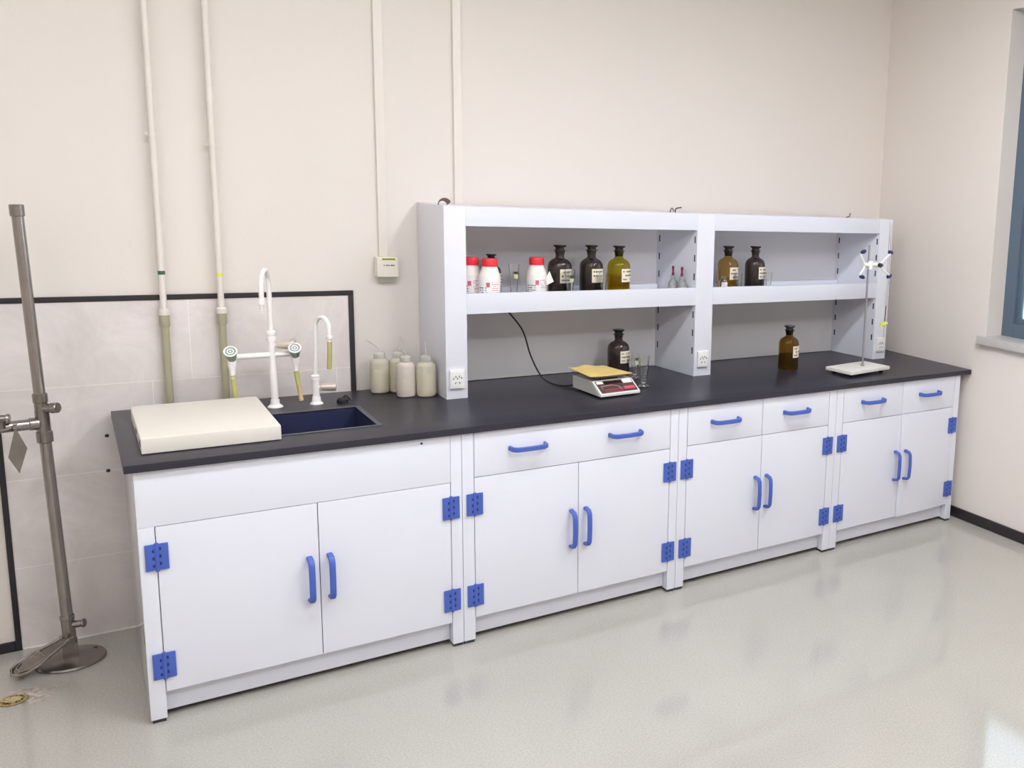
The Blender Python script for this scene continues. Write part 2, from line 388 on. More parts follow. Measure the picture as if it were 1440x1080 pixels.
cabinet(1.9045, 2.7825, 1.9475, 2.3450, 2.7365, [(1.9475, 2.343, [2.138]), (2.343, 2.7365, [2.533])], 'white two-drawer base cabinet under the middle post and amber bottle, closed doors')
cabinet(2.7835, 3.656, 2.8275, 3.2290, 3.6150, [(2.8275, 3.2290, [3.016]), (3.2290, 3.6150, [3.418])], 'white base cabinet next to the side wall, its right door slightly ajar', ajar=radians(1.7))

# ------------------------------------------------------------------ worktop with sink cut-out
WT0, WT1 = .8255, .85
sx0, sx1, sy0, sy1 = .085, .750, .168, .494
w = MB(); WB = .79
b = bmesh.new()
o_ = [(0, 0), (3.722, 0), (3.722, WB), (0, WB)]; i_ = [(sx0, sy0), (sx1, sy0), (sx1, sy1), (sx0, sy1)]
V = {}
for z in (WT0, WT1):
    for n, L in (('o', o_), ('i', i_)):
        for k, p in enumerate(L): V[n, k, z] = b.verts.new((p[0], p[1], z))
for k in range(4):
    j = (k + 1) % 4
    b.faces.new((V['o', k, WT1], V['o', j, WT1], V['i', j, WT1], V['i', k, WT1])); b.faces.new((V['o', k, WT0], V['i', k, WT0], V['i', j, WT0], V['o', j, WT0]))
    b.faces.new((V['o', k, WT0], V['o', j, WT0], V['o', j, WT1], V['o', k, WT1])); b.faces.new((V['i', k, WT0], V['i', k, WT1], V['i', j, WT1], V['i', j, WT0]))
bmesh.ops.recalc_face_normals(b, faces=b.faces[:])
ed = [e for e in b.edges if all(v.co.z > WT1 - 1e-4 for v in e.verts) and len([f for f in e.link_faces if abs(f.normal.z) > .5]) == 1]
bmesh.ops.bevel(b, geom=ed, offset=.002, segments=2, affect='EDGES', profile=.6)
w.merge(b, M['black'])
wt = solo('worktop', w, 'long continuous black worktop running across all the white cabinets', 'worktop')

sk = thing('sink', 'dark navy recessed sink basin beside the white lid, behind it the taps', 'sink', (.4, .33, .55))
m = MB(); g = .004; bx0, bx1, by0, by1, bz = sx0 + .002, sx1 - .002, sy0 + .002, sy1 - .002, .57
m.box(bx0, bx1, by0, by1, bz - g, bz, M['navy'])
for q in ((bx0, bx0 + g, by0, by1), (bx1 - g, bx1, by0, by1), (bx0 + g, bx1 - g, by0, by0 + g), (bx0 + g, bx1 - g, by1 - g, by1)): m.box(*q, bz, .8455, M['navy'])
part('basin', m, sk)
m = MB()
for z, q in ((0, (bx0 - .014, bx0 + g, by0 - .014, by1 + .014)), (0, (bx1 - g, bx1 + .014, by0 - .014, by1 + .014)), (0, (bx0 + g, bx1 - g, by0 - .014, by0 + g)), (0, (bx0 + g, bx1 - g, by1 - g, by1 + .014))):
    m.box(*q, .8502, .8522, M['sinkrim'], .0008)
part('rim', m, sk, label='dark grey raised rim around the basin')
part('drain', MB().lathe([(0, 0), (.04, 0), (.042, .003), (.03, .004), (.028, .001), (0, .001)], M['steeldark'], (.42, .33, bz)), sk, label='steel drain ring')
p = MB(); p.lathe([(0, 0), (.021, 0), (.021, .012), (.014, .019), (0, .019)], M['cable'], (.722, .592, .8502), seg=16); p.tube(smooth([(.722, .592, .868), (.735, .60, .874), (.748, .60, .862), (.752, .598, .853)], 6), .003, M['cable'], seg=8)
solo('sink_plug', p, 'small black rubber plug on the back ledge beside the sink corner', 'plug')
ty = MB(); ty.box(.051, .432, .108, .602, .8525, .9005, M['tray'], .003)
ty.box(.053, .43, .11, .60, .8995, .9012, M['tray'], .0007)
lid = thing('sink_cover', 'thick white square lid board lying over the left part of the sink', 'lid', (.24, .35, .8525))
part('board', ty, lid)
for y in (.12, .30): part('finger_slot', MB().box(.0495, .0512, y, y + .05, .872, .885, M['sinkrim'], .0005), lid, label='dark narrow slot in the side of the lid')

# ------------------------------------------------------------------ faucets
def col_base(m, x, y, z=.85, r=.026):
    m.lathe([(0, 0), (r, 0), (r, .003), (r * .8, .008), (.016, .012), (.0145, .03), (0, .03)], M['faucet'], (x, y, z), seg=24)
fx, fy = .494, .615
fa = thing('triple_tap', 'tall white three-way laboratory tap with two grey-green knobs behind the lid', 'tap', (fx, fy, .85), 'white laboratory taps behind the sink')
m = MB(); col_base(m, fx, fy); m.tube([(fx, fy, .86), (fx - .003, fy, 1.14)], .0118, M['faucet'], seg=18)
m.lathe([(0, 0), (.0165, 0), (.0165, .014), (.014, .016), (.014, .022), (.0165, .024), (.0165, .034), (.012, .04), (0, .04)], M['faucet'], (fx - .003, fy, 1.105), seg=20)
part('column', m, fa)
m = MB(); m.tube([(.352, fy, 1.052), (.57, fy, 1.052)], .0105, M['faucet'], seg=14); part('cross_arm', m, fa)
gd = Vector((-.345, -.94, 0)).normalized(); top = Vector((fx - .003, fy, 1.317))
pts = [Vector((fx - .003, fy, 1.13)), Vector((fx - .003, fy, 1.25))] + arc(top + gd * .060, .060, 0, pi, 12, -gd, Vector((0, 0, 1))) + [top + gd * .12 + Vector((0, 0, -.045))]
pts[2:2] = []
m = MB(); m.tube(pts, .0085, M['faucet'], seg=14); part('gooseneck', m, fa)
e = top + gd * .12
m = MB(); m.cyl(e + Vector((0, 0, -.04)), e + Vector((0, 0, -.062)), .012, M['faucet'], bev=.002); m.cyl(e + Vector((0, 0, -.06)), e + Vector((0, 0, -.092)), .0075, M['faucet'], r1=.004)
part('nozzle', m, fa)
m = MB(); kd = Vector((.93, -.3, .06)).normalized(); k0 = Vector((fx, fy, 1.088))
m.cyl(k0, k0 + kd * .03, .009, M['faucet']); m.cyl(k0 + kd * .014, k0 + kd * .076, .013, M['chrome'], r1=.0225, seg=24, bev=.002)
part('side_knob', m, fa, label='satin metal knob on the side of the column')
def valve(x, hose_pts, tan):
    v = MB(); y = fy
    v.lathe([(0, 0), (.013, 0), (.015, .01), (.016, .035), (.0155, .05), (0, .05)], M['faucet'], (x, y, 1.012), seg=18)
    v.cyl((x, y, 1.015), (x, y, .985), .0105, M['faucet'], r1=.0085)
    for k in range(3): v.cyl((x, y, .992 - k * .008), (x, y, .986 - k * .008), .008, M['faucet'], r1=.0062, seg=14)
    vv = part('valve', v, fa)
    d = Vector((-.15, -.77, .62)).normalized(); c = Vector((x, y, 1.042))
    kn = MB(); kn.cyl(c + d * .004, c + d * .064, .0135, M['knobgreen'], r1=.0215, seg=24, bev=.002)
    q = d.to_track_quat('Z', 'Y').to_matrix().to_4x4(); X = Matrix.Translation(c + d * .0635) @ q
    kn.lathe([(.0205, -.003), (.0225, 0), (.0215, .003), (.0175, .0032), (.0165, .001)], M['faucet'], seg=28, mtx=X)
    kn.lathe([(.0115, .0008), (.0115, .0022), (.0078, .0022), (.0078, .0008)], M['faucet'], seg=24, mtx=X)
    kn.lathe([(0, .0022), (.0035, .0022), (.0035, .0008)], M['faucet'], seg=14, mtx=X)
    part('knob', kn, vv, label='grey-green knob with white rings')
    ho = MB(); P = smooth(hose_pts, 8)
    if tan:
        k = len(P) // 2; ho.tube(P[:k + 1], .0085, M['hose'], seg=12); ho.tube(P[k:], .0078, M['hosetan'], seg=12)
    else: ho.tube(P, .008, M['hose'], seg=12)
    part('hose', ho, vv, label='short yellow-green hose')
valve(.362, [(.362, fy, .985), (.364, fy + .003, .95), (.367, fy + .006, .905), (.369, fy + .008, .872)], False)
valve(.569, [(.569, fy, .985), (.573, fy, .95), (.578, fy - .002, .91), (.582, fy - .004, .868)], True)

gx, gy = .633, .605
fb = thing('swan_neck_tap', 'small white swan-neck tap with pale metal knob beside the tall tap', 'tap', (gx, gy, .85), 'white laboratory taps behind the sink')
m = MB(); col_base(m, gx, gy, r=.023); m.tube([(gx, gy, .86), (gx, gy, .96)], .0125, M['faucet'], seg=18)
m.lathe([(0, 0), (.0155, 0), (.0155, .008), (.0135, .010), (.0155, .012), (.0155, .018), (.01, .022), (0, .022)], M['faucet'], (gx, gy, .944), seg=20)
part('column', m, fb)
gd = Vector((.55, -.84, 0)).normalized(); top = Vector((gx + .005, gy, 1.15)); R = .034
pts = [Vector((gx, gy, .95)), Vector((gx + .004, gy, 1.08))] + arc(top + gd * R, R, 0, pi, 14, -gd, Vector((0, 0, 1.25))) + [top + gd * 2 * R + Vector((0, 0, -.03))]
m = MB(); m.tube(pts, .0085, M['faucet'], seg=14); part('gooseneck', m, fb)
e = top + gd * 2 * R
m = MB(); m.cyl(e + Vector((0, 0, -.025)), e + Vector((0, 0, -.04)), .0115, M['faucet'], bev=.002); m.cyl(e + Vector((0, 0, -.04)), e + Vector((0, 0, -.058)), .008, M['faucet'], r1=.0065)
part('nozzle', m, fb)
m = MB(); m.tube(smooth([e + Vector((0, 0, -.05)), e + Vector((-.001, 0, -.09)), e + Vector((-.004, .004, -.155))], 8), [.0085] * 17, M['hose'], seg=12)
part('hose', m, fb, label='yellow translucent hose hanging from the nozzle')
m = MB(); k0 = Vector((gx, gy, .916)); kd = Vector((.97, -.24, 0)).normalized()
m.cyl(k0, k0 + kd * .026, .008, M['faucet']); m.cyl(k0 + kd * .016, k0 + kd * .070, .0145, M['chrome'], r1=.0165, seg=24, bev=.002)
part('side_knob', m, fb, label='pale metal knob on the side of the column')

# ------------------------------------------------------------------ wall pipes, trunking, switch box
def water_pipe(x, zb, label, band, zclamps, joint=None):
    y = WY - .034
    r = thing('water_pipe', label, 'pipe', (x, y, 0), 'vertical water pipes on the back wall')
    m = MB(); m.tube([(x, y, 1.205), (x, y, ZC)], .0105, M['pipew'], seg=16)
    part('upper_pipe', m, r)
    m = MB(); m.tube([(x, y, zb - .014), (x, y, zb)], .0112, M['green' if band == 'green' else 'yellow'], seg=16, caps=False)
    part('marking_band', m, r, label=band + ' colour band on the pipe')
    m = MB(); m.lathe([(0, -.012), (.0165, -.012), (.017, .006), (.0125, .012), (0, .012)], M['pipew'], (x, y, 1.205), seg=20)
    m.lathe([(0, -.056), (.0145, -.056), (.0165, -.05), (.0165, -.013), (0, -.013)], M['pipegrey'], (x, y, 1.205), seg=20)
    part('coupling', m, r)
    m = MB(); m.tube([(x, y, .02), (x, y, 1.16)], .0125, M['pipegrey'], seg=16); part('lower_pipe', m, r, label='olive grey plastic lower pipe')
    for z in zclamps:
        m = MB(); m.lathe([(.0108, -.005), (.0135, -.005), (.0135, .005), (.0108, .005)], M['pipew'], (x, y, z), seg=18)
        m.box(x - .008, x + .008, y + .010, WY, z - .005, z + .005, M['pipew'], .001); m.box(x - .022, x - .012, y - .004, y + .004, z - .004, z + .004, M['pipew'], .001); m.box(x + .012, x + .019, y - .004, y + .004, z - .004, z + .004, M['pipew'], .001)
        part('clamp', m, r)
    if joint:
        m = MB(); m.lathe([(.0106, -.03), (.0135, -.03), (.0135, -.012), (.0122, -.01), (.0122, .02), (.0106, .022)], M['pipew'], (x, y, joint), seg=18); part('joint_sleeve', m, r)
    return r
water_pipe(.178, 1.356, 'white-over-grey water pipe with a dark green band, nearer the metal stand', 'green', (1.842,))
water_pipe(.357, 1.347, 'white-over-grey water pipe with a small yellow band, behind the tall tap', 'yellow', (1.818,), 2.0)
def trunk(x, z0, wd, label):
    m = MB(); m.box(x - wd / 2, x + wd / 2, WY - .014, WY, z0, ZC - .001, M['pipew'], .002)
    m.box(x - wd / 2 - .0012, x - wd / 2 + .001, WY - .006, WY, z0, ZC - .001, M['pipew'])
    solo('cable_trunking', m, label, 'trunking', 'vertical cable trunkings on the back wall')
trunk(.942, 1.404, .034, 'narrow cream cable trunking running down to the small switch box')
trunk(1.253, .87, .034, 'narrow cream cable trunking vanishing behind the shelf rack')
jb = thing('switch_box', 'small ivory surface-mounted switch box with yellow sticker below the trunking', 'switch box', (.95, WY, 1.36))
m = MB(); m.box(.908, .990, WY - .046, WY, 1.322, 1.404, M['box'], .004); part('box_body', m, jb)
m = MB(); m.prism([(WY - .034, 1.321), (WY, 1.321), (WY, 1.297), (WY - .018, 1.297)], .921, .985, M['boxlow'], axis='x', bev=.002); part('skirt', m, jb, label='grey-green lower skirt')
m = MB(); m.box(.925, .980, WY - .0468, WY - .0455, 1.391, 1.401, M['yellow'])
for k in range(7): m.box(.929 + k * .007, .934 + k * .007, WY - .0472, WY - .0465, 1.393, 1.399, M['ink'])
part('sticker', m, jb, label='yellow sticker with small illegible print')
m = MB()
for k, wd in enumerate((.004, .007, .005, .008, .006)): m.box(.933 + k * .009, .933 + k * .009 + wd, WY - .0468, WY - .0455, 1.368, 1.3725, M['ink'])
part('print', m, jb)

# ------------------------------------------------------------------ shelf rack
RY, RB, RT = .4645, WY - .002, 1.632
r = thing('shelf_rack', 'white two-bay shelf rack with grey back standing on the worktop', 'shelf', (2.3, RY, .85))
for nm, q in (('side_column', [(1.081, RY), (1.1665, RY), (1.190, .79), (1.190, RB), (1.081, RB)]), ('side_column', [(2.246, RY), (2.3425, RY), (2.3425, RB), (2.210, RB), (2.213, .79)]), ('side_column', [(3.4135, RY), (3.507, RY), (3.507, RB), (3.374, RB), (3.377, .79)])):
    part(nm, MB().prism(q, .8505, RT, M['ppside'], bev=.0012), r)
slots_z_up = (1.508, 1.420, 1.332); slots_z_lo = (1.150, 1.062, .975)
for (xa, ya, xb, yb, nx) in ((2.246, RY, 2.213, .79, -1), (3.4135, RY, 3.377, .79, -1)):
    for t_ in (.05, .93):
        x = xa + (xb - xa) * t_; y = ya + (yb - ya) * t_; ang = atan2(yb - ya, xb - xa)
        for z in slots_z_up + slots_z_lo:
            zz = z - (0 if t_ < .5 else .012)
            part('bracket_slot', MB().box(-.0042, .0042, -.0006, .0006, -.016, .016, M['darkslot'], mtx=Matrix.Translation((x, y, zz)) @ Matrix.Rotation(ang, 4, 'Z')), r, label='dark bracket slot')
for a, b in ((1.188, 2.215), (2.34, 3.379)):
    part('back_panel', MB().box(a, b, .79, .80, .852, RT - .003, M['backpanel']), r, label='light grey back panel')
for a, b in ((1.1668, 2.2457), (2.3428, 3.4132)):
    part('top_rail', MB().box(a, b, RY + .0005, RY + .016, 1.5535, RT - .0005, M['pp'], .0012), r)
    part('top_board', MB().box(a + (.024 if a < 2 else 0), b - .04, RY + .0165, .789, RT - .012, RT - .002, M['pp']), r)
    m = MB(); m.box(a, b, RY + .0005, RY + .016, 1.1975, 1.281, M['pp'], .0012)
    m.box(a + (.026 if a < 2 else 0), b - .042, RY + .0165, .786, 1.221, 1.235, M['pp'], .001)
    m.box(a + (.026 if a < 2 else 0), b - .042, .758, .786, 1.2355, 1.270, M['pp'], .0015)
    part('shelf_board', m, r)
def socket(x0, x1, y):
    m = MB(); m.box(x0, x1, y - .011, y, .895, .972, M['socket'], .003); m.box(x0 + .005, x1 - .005, y - .0125, y - .010, .901, .966, M['socket'], .002)
    cx = (x0 + x1) / 2; yy = y - .0131
    for dx, dz, a in ((-.007, .012, 0), (.007, .012, 0), (-.016, .004, 20), (.016, .006, -20), (-.008, -.014, 30), (.008, -.014, -30), (0, .004, 0)):
        m.box(-.0014, .0014, -.0008, .0012, -.004, .004, M['darkslot'], mtx=Matrix.Translation((cx + dx, yy, .933 + dz)) @ Matrix.Rotation(radians(a), 4, 'Y'))
    part('power_socket', m, r, label='white five-hole power socket')
socket(1.093, 1.151, RY); socket(2.263, 2.321, RY); socket(3.432, 3.490, RY)
m = MB()
for k in range(5):
    c = (1.052 + .01 * k, .52 + .004 * k, RT); m.tube(arc((1.105 + .004 * k, .55 + .006 * k, RT - .002), .020 + .002 * k, pi, .15 + .1 * k, 12, (1, .2, 0), (0, .15, 1)), .0022, M['wirebrown'], seg=8)
part('wire_stub', m, r, label='coil of loose brown wires on the rack top')
m = MB(); m.tube(smooth([(2.145, .55, RT - .002), (2.15, .55, RT + .014), (2.158, .55, RT + .018), (2.165, .55, RT + .003)], 5), .0028, M['wirebrown'], seg=8)
m.tube(smooth([(2.172, .55, RT - .002), (2.176, .55, RT + .016), (2.195, .55, RT + .022), (2.206, .55, RT + .023)], 5), .003, M['cable'], seg=8); part('wire_stub', m, r, label='short loose wire ends on the rack top')
m = MB(); m.tube(smooth([(3.262, .58, RT + .001), (3.275, .58, RT + .004), (3.285, .58, RT + .006), (3.290, .58, RT + .024)], 5), .003, M['wirebrown'], seg=8); part('wire_stub', m, r, label='short loose wire ends on the rack top')

# ------------------------------------------------------------------ bottles and glass
def curved_patch(m, c, R, z0, z1, a0, a1, mt, n=10, th=.0005, R1=None):
    b = bmesh.new(); c = Vector(c); rings = []
    for i in range(n + 1):
        a = a0 + (a1 - a0) * i / n; d = Vector((cos(a), sin(a), 0)); R_ = R if R1 is None else R + (R1 - R) * i / n
        rings.append([b.verts.new(c + d * rr + Vector((0, 0, z))) for rr, z in ((R_, z0), (R_, z1), (R_ + th, z1), (R_ + th, z0))])
    for A, B in zip(rings, rings[1:]):
        for i in range(4): b.faces.new((A[i], A[(i + 1) % 4], B[(i + 1) % 4], B[i]))
    b.faces.new(rings[0]); b.faces.new(rings[-1][::-1]); bmesh.ops.recalc_face_normals(b, faces=b.faces[:]); m.merge(b, mt)
def label_print(m, c, R, z0, z1, a0, a1, rows, mt=None):
    rnd = random.Random(int(c[0] * 1000) + rows)
    for k in range(rows):
        z = z1 - (k + .7) * (z1 - z0) / (rows + .4); a = a0 + (a1 - a0) * .1; h = (z1 - z0) / (rows * 3.2)
        while a < a1 - (a1 - a0) * .15:
            da = (a1 - a0) * rnd.uniform(.05, .14)
            if rnd.random() < .75: curved_patch(m, c, R, z - h / 2, z + h / 2, a, min(a + da, a1 - .05), mt or M['ink'], n=2)
            a += da + (a1 - a0) * .04
def reagent_bottle(x, y, z, H, R, gl, label, liq=None, level=.5, la=-76, lw=36, lz=(.42, .66), stop=None, prints=3, grp='stoppered reagent bottles with paper labels'):
    t = thing('reagent_bottle', label, 'bottle', (x, y, z), grp); c = (x, y, z); g = .0028
    out = [(0, 0), (R * .86, 0), (R * .97, .003), (R, .010), (R, H * .575), (R * .965, H * .635), (R * .86, H * .685), (R * .66, H * .725), (R * .44, H * .75), (R * .36, H * .775), (R * .35, H * .80), (R * .42, H * .885), (R * .50, H * .892), (R * .50, H * .908)]
    inn = [(max(q[0] - g, .0), q[1]) for q in out[4:12]][::-1]
    inn = [(R * .40, H * .908)] + inn + [(R - g, .012), (R * .9, .006), (0, .005)]
    part('glass_body', MB().lathe(out + inn, gl, c, seg=36), t)
    if liq:
        q = [(0, .0056), (R * .88, .0066), (R - g - .0004, .013), (R - g - .0004, H * level), (0, H * level)]
        part('liquid', MB().lathe(q, liq, c, seg=36), t)
    part('stopper', MB().lathe([(0, H * .79), (R * .30, H * .79), (R * .385, H * .906), (R * .36, H * .925), (R * .38, H * .955), (R * .52, H * .97), (R * .54, H * .985), (R * .5, H), (0, H)], stop or M['brownstop'], c, seg=28), t, label='dark ground-glass stopper')
    a = radians(la); w_ = radians(lw); m = MB()
    curved_patch(m, c, R + .0003, H * lz[0], H * lz[1] if H * lz[1] < H * .575 else H * .572, a - w_, a + w_, M['label'])
    label_print(m, c, R + .0009, H * lz[0], min(H * lz[1], H * .572), a - w_, a + w_, prints)
    part('paper_label', m, t, label='cream paper label with faint print')
    return t
SZ = 1.2355
LBL = dict(lz=(.30, .56))
reagent_bottle(1.622, .6, SZ, .236, .0525, M['brown'], 'dark brown reagent bottle on the shelf, nearest the jar with a peeling label', M['brownliq'], .45, **LBL)
reagent_bottle(1.773, .6, SZ, .236, .0525, M['brown'], 'dark brown reagent bottle between another dark bottle and the olive one', M['brownliq'], .5, **LBL)
reagent_bottle(1.910, .6, SZ, .234, .0525, M['olive'], 'olive-yellow reagent bottle on the shelf, half full of amber liquid', M['oliveliq'], .43, la=-66, **LBL)
reagent_bottle(2.514, .6, SZ, .236, .0525, M['pinkamber'], 'pale amber see-through reagent bottle behind a tiny labelled vial', M['yelliq'], .30, **LBL)
reagent_bottle(2.680, .6, SZ, .236, .0525, M['brown'], 'dark brown reagent bottle standing alone beside the pale amber one', M['brownliq'], .5, la=-66, **LBL)
reagent_bottle(1.352, .70, SZ, .188, .041, M['brown'], 'smaller dark brown bottle half hidden behind the red-capped jars', M['brownliq'], .45, la=-40, **LBL)
reagent_bottle(1.932, .635, .8505, .222, .0515, M['brown'], 'dark brown reagent bottle on the worktop right behind the scale', M['brownliq'], .5, la=-70, **LBL)
reagent_bottle(2.789, .425, .8505, .228, .0525, M['amber'], 'amber reagent bottle standing alone on the worktop in the farther bay', None, .35, la=-66, **LBL)

def jar(x, y, label, flap=False, la=-100, R=.0432, H=.182):
    t = thing('plastic_jar', label, 'jar', (x, y, SZ), 'white red-capped reagent jars'); c = (x, y, SZ)
    part('jar_body', MB().lathe([(0, 0), (R * .93, 0), (R, .006), (R, H * .585), (R * .985, H * .61), (R * .72, H * .80), (R * .66, H * .84), (0, H * .84)], M['jar'], c, seg=36), t)
    m = MB(); rr = R * .72; n = 36; b = bmesh.new(); rings = []
    for q, zz in ((rr, H * .825), (rr, H * .97), (rr * .93, H), ):
        rings.append([b.verts.new(((q + (.0006 if i % 2 and q == rr else 0)) * cos(2 * pi * i / n), (q + (.0006 if i % 2 and q == rr else 0)) * sin(2 * pi * i / n), zz)) for i in range(n)])
    for A, B in zip(rings, rings[1:]):
        for i in range(n): b.faces.new((A[i], A[(i + 1) % n], B[(i + 1) % n], B[i]))
    b.faces.new(rings[0][::-1]); b.faces.new(rings[-1]); m.merge(b, M['red'], Matrix.Translation(c)); part('screw_cap', m, t, label='red ribbed screw cap')
    a = radians(la); w_ = radians(72); m = MB()
    curved_patch(m, c, R + .0003, .034, .100, a - w_, a + w_, M['labelw'], n=20)
    label_print(m, c, R + .0009, .036, .070, a - w_ * .8, a + w_ * .05, 3); label_print(m, c, R + .0009, .048, .092, a + w_ * .25, a + w_ * .95, 5, M['pink'])
    curved_patch(m, c, R + .0009, .066, .086, a - .10, a + .22, M['pink'], n=6)
    curved_patch(m, c, R + .0009, .034, .0352, a - w_, a + w_, M['ink'], n=20)
    if flap:
        e = a + w_; d0 = Vector((cos(e), sin(e), 0)); p0 = Vector(c) + d0 * (R + .0006)
        tdir = Vector((-sin(e), cos(e), 0)) * .5 + d0 * .9
        bb = bmesh.new(); q = [p0 + Vector((0, 0, .062)), p0 + tdir * .030 + Vector((0, 0, .078)), p0 + tdir * .012 + Vector((0, 0, .125)), p0 + Vector((0, 0, .100))]
        bv = [bb.verts.new(v) for v in q] + [bb.verts.new(v + Vector((.0004, .0005, 0))) for v in q]
        for f4 in ((0, 1, 2, 3), (7, 6, 5, 4), (0, 4, 5, 1), (1, 5, 6, 2), (2, 6, 7, 3), (3, 7, 4, 0)): bb.faces.new([bv[i] for i in f4])
        bmesh.ops.recalc_face_normals(bb, faces=bb.faces[:]); m.merge(bb, M['labelw'])
    part('paper_label', m, t, label='white paper label with pink and black print')
jar(1.234, .612, 'white red-capped jar tucked against the left rack column', la=-120)
jar(1.286, .535, 'white red-capped jar in front of the small brown bottle', la=-122)
jar(1.511, .59, 'white red-capped jar with label peeling off beside dark bottle', flap=True, la=-112)

def cup(x, y, z, label, H=.132, r0=.0125, r1=.0225, sticker=None, grp='clear conical measuring cups'):
    t = thing('measuring_cup', label, 'glass', (x, y, z), grp); c = (x, y, z)
    pr = [(0, 0), (r1 * .95, 0), (r1, .002), (r1 * .9, .005), (r0 * .6, .008), (r0 * .62, .014), (r0, .019), (r1, H), (r1 - .0014, H), (r0 - .0014, .024), (0, .022)]
    part('glass_body', MB().lathe(pr, M['glass'], c, seg=28), t)
    m = MB()
    for k in range(7):
        zz = .035 + k * (H - .05) / 7; rr = r0 + (r1 - r0) * (zz - .019) / (H - .019)
        curved_patch(m, c, rr + .0002, zz, zz + .0006, radians(-110), radians(-110 + (28 if k % 2 else 45)), M['labelw'], n=4, th=.0002)
    part('graduation', m, t)
    if sticker:
        zz = H * .60; rr = r0 + (r1 - r0) * (zz - .019) / (H - .019); m = MB(); curved_patch(m, c, rr + .0008, zz, zz + .030, radians(-112), radians(-55), sticker, n=6, R1=rr + .0008)
        part('sticker', m, t, label='pale yellow-green sticker')
    return t
stk = mat('pale yellow green sticker', 'C9CCA0', .6, var=.15, vscale=80)
cup(1.408, .585, SZ, 'clear conical cup with sticker between two red-capped jars', H=.155, sticker=stk)
cup(1.630, .512, SZ, 'clear conical cup in front of the first dark brown bottle', H=.135, sticker=stk)
cup(1.790, .512, SZ, 'clear conical cup in front of the second dark brown bottle', H=.118, r1=.018)
cup(2.280, .585, SZ, 'clear conical cup behind the two maroon-topped droppers', H=.115, r1=.016)
cup(2.525, .515, SZ, 'clear conical cup in front of the pale amber bottle', H=.110, r1=.017)
cup(2.708, .515, SZ, 'clear conical cup in front of the lone dark bottle on the shelf', H=.110, r1=.017)
cup(1.921, .362, .8505, 'taller clear conical cup on the worktop at the scale corner, nearest the middle column', H=.142, r1=.025)
cup(1.973, .545, .8505, 'clear conical cup with sticker beside the brown bottle behind the scale', H=.115, r1=.02, sticker=stk)

def dropper(x, y, label, tilt=0.):
    t = thing('dropper_bottle', label, 'bottle', (x, y, SZ), 'small clear dropper bottles'); c = (x, y, SZ); R = .0225
    part('glass_body', MB().lathe([(0, 0), (R * .9, 0), (R, .004), (R, .056), (R * .8, .066), (R * .52, .072), (R * .55, .094), (R * .4, .094), (R * .38, .073), (R * .88, .055), (R * .88, .005), (0, .004)], M['frost'], c, seg=26), t)
    part('liquid', MB().lathe([(0, .0046), (R * .86, .0056), (R * .86, .034), (0, .034)], M['glass'], c, seg=24), t)
    m = MB(); m.tube([(x, y, SZ + .012), (x, y, SZ + .10)], .0028, M['glass'], seg=10)
    part('glass_tube', m, t)
    m = MB(); m.lathe([(0, .094), (.0065, .094), (.0065, .108), (.0045, .112), (.0055, .122), (.0066, .132), (.005, .139), (0, .141)], M['maroon'], c, seg=18); part('rubber_bulb', m, t, label='maroon rubber bulb')
    m = MB(); curved_patch(m, c, R + .0003, .018, .044, radians(-120), radians(-60), M['labelw'], n=8); label_print(m, c, R + .0008, .02, .042, radians(-118), radians(-62), 3); part('paper_label', m, t, label='small white label')
dropper(2.194, .592, 'clear dropper bottle with maroon bulb, farther from the middle column')
dropper(2.208, .533, 'clear dropper bottle with taller maroon bulb nearest the middle column')
t = thing('glass_vial', 'tiny clear vial with printed white label before the amber bottle', 'vial', (2.437, .52, SZ)); c = (2.437, .52, SZ)
part('glass_body', MB().lathe([(0, 0), (.021, 0), (.022, .004), (.022, .068), (.016, .078), (.013, .082), (.013, .094), (.011, .094), (.011, .08), (.020, .066), (.020, .005), (0, .004)], M['glass'], c, seg=26), t)
m = MB(); curved_patch(m, c, .0223, .024, .064, radians(-145), radians(-62), M['labelw'], n=10); label_print(m, c, .0228, .026, .062, radians(-140), radians(-66), 5); part('paper_label', m, t, label='white label with dense dark print')

# wash bottles
def wash_bottle(x, y, label, R=.0365, hb=.134, level=.62, ang=200, bend=1., tint='poly'):
    t = thing('wash_bottle', label, 'bottle', (x, y, .8505), 'milky plastic wash bottles'); c = (x, y, .8505)
    part('bottle_body', MB().lathe([(0, 0), (R * .82, 0), (R * .95, .004), (R, .014), (R, hb * .93), (R * .92, hb), (R * .7, hb + .008), (R * .52, hb + .012), (0, hb + .012)], M[tint], c, seg=30), t)
    m = MB(); m.lathe([(R + .0003, .014), (R + .0005, .016), (R + .0005, hb * level), (R + .0003, hb * level + .001)], M[tint + 'liq'], c, seg=30); part('liquid_level', m, t, label='slightly darker lower part filled with liquid')
    m = MB(); m.lathe([(0, hb + .009), (R * .60, hb + .009), (R * .60, hb + .030), (R * .5, hb + .034), (R * .25, hb + .037), (0, hb + .037)], M['polycap'], c, seg=26); part('screw_cap', m, t)
    d = Vector((cos(radians(ang)), sin(radians(ang)), 0)); b0 = Vector(c) + Vector((0, 0, hb + .03))
    P = [b0, b0 + Vector((0, 0, .016)), b0 + d * .008 + Vector((0, 0, .026)), b0 + d * .040 * bend + Vector((0, 0, .052)), b0 + d * .052 * bend + Vector((0, 0, .060)), b0 + d * .060 * bend + Vector((0, 0, .052)), b0 + d * .064 * bend + Vector((0, 0, .030))]
    Q = smooth(P, 5); m = MB(); m.tube(Q, [.0032 - .0018 * i / (len(Q) - 1) for i in range(len(Q))], M['polycap'], seg=10); part('spout', m, t)
wash_bottle(.892, .715, 'milky wash bottle nearest the sink, spout bent over to the sink side', ang=195, level=.75)
wash_bottle(.962, .700, 'milky wash bottle half hidden at the back of the group', level=.85, ang=60, bend=.6)
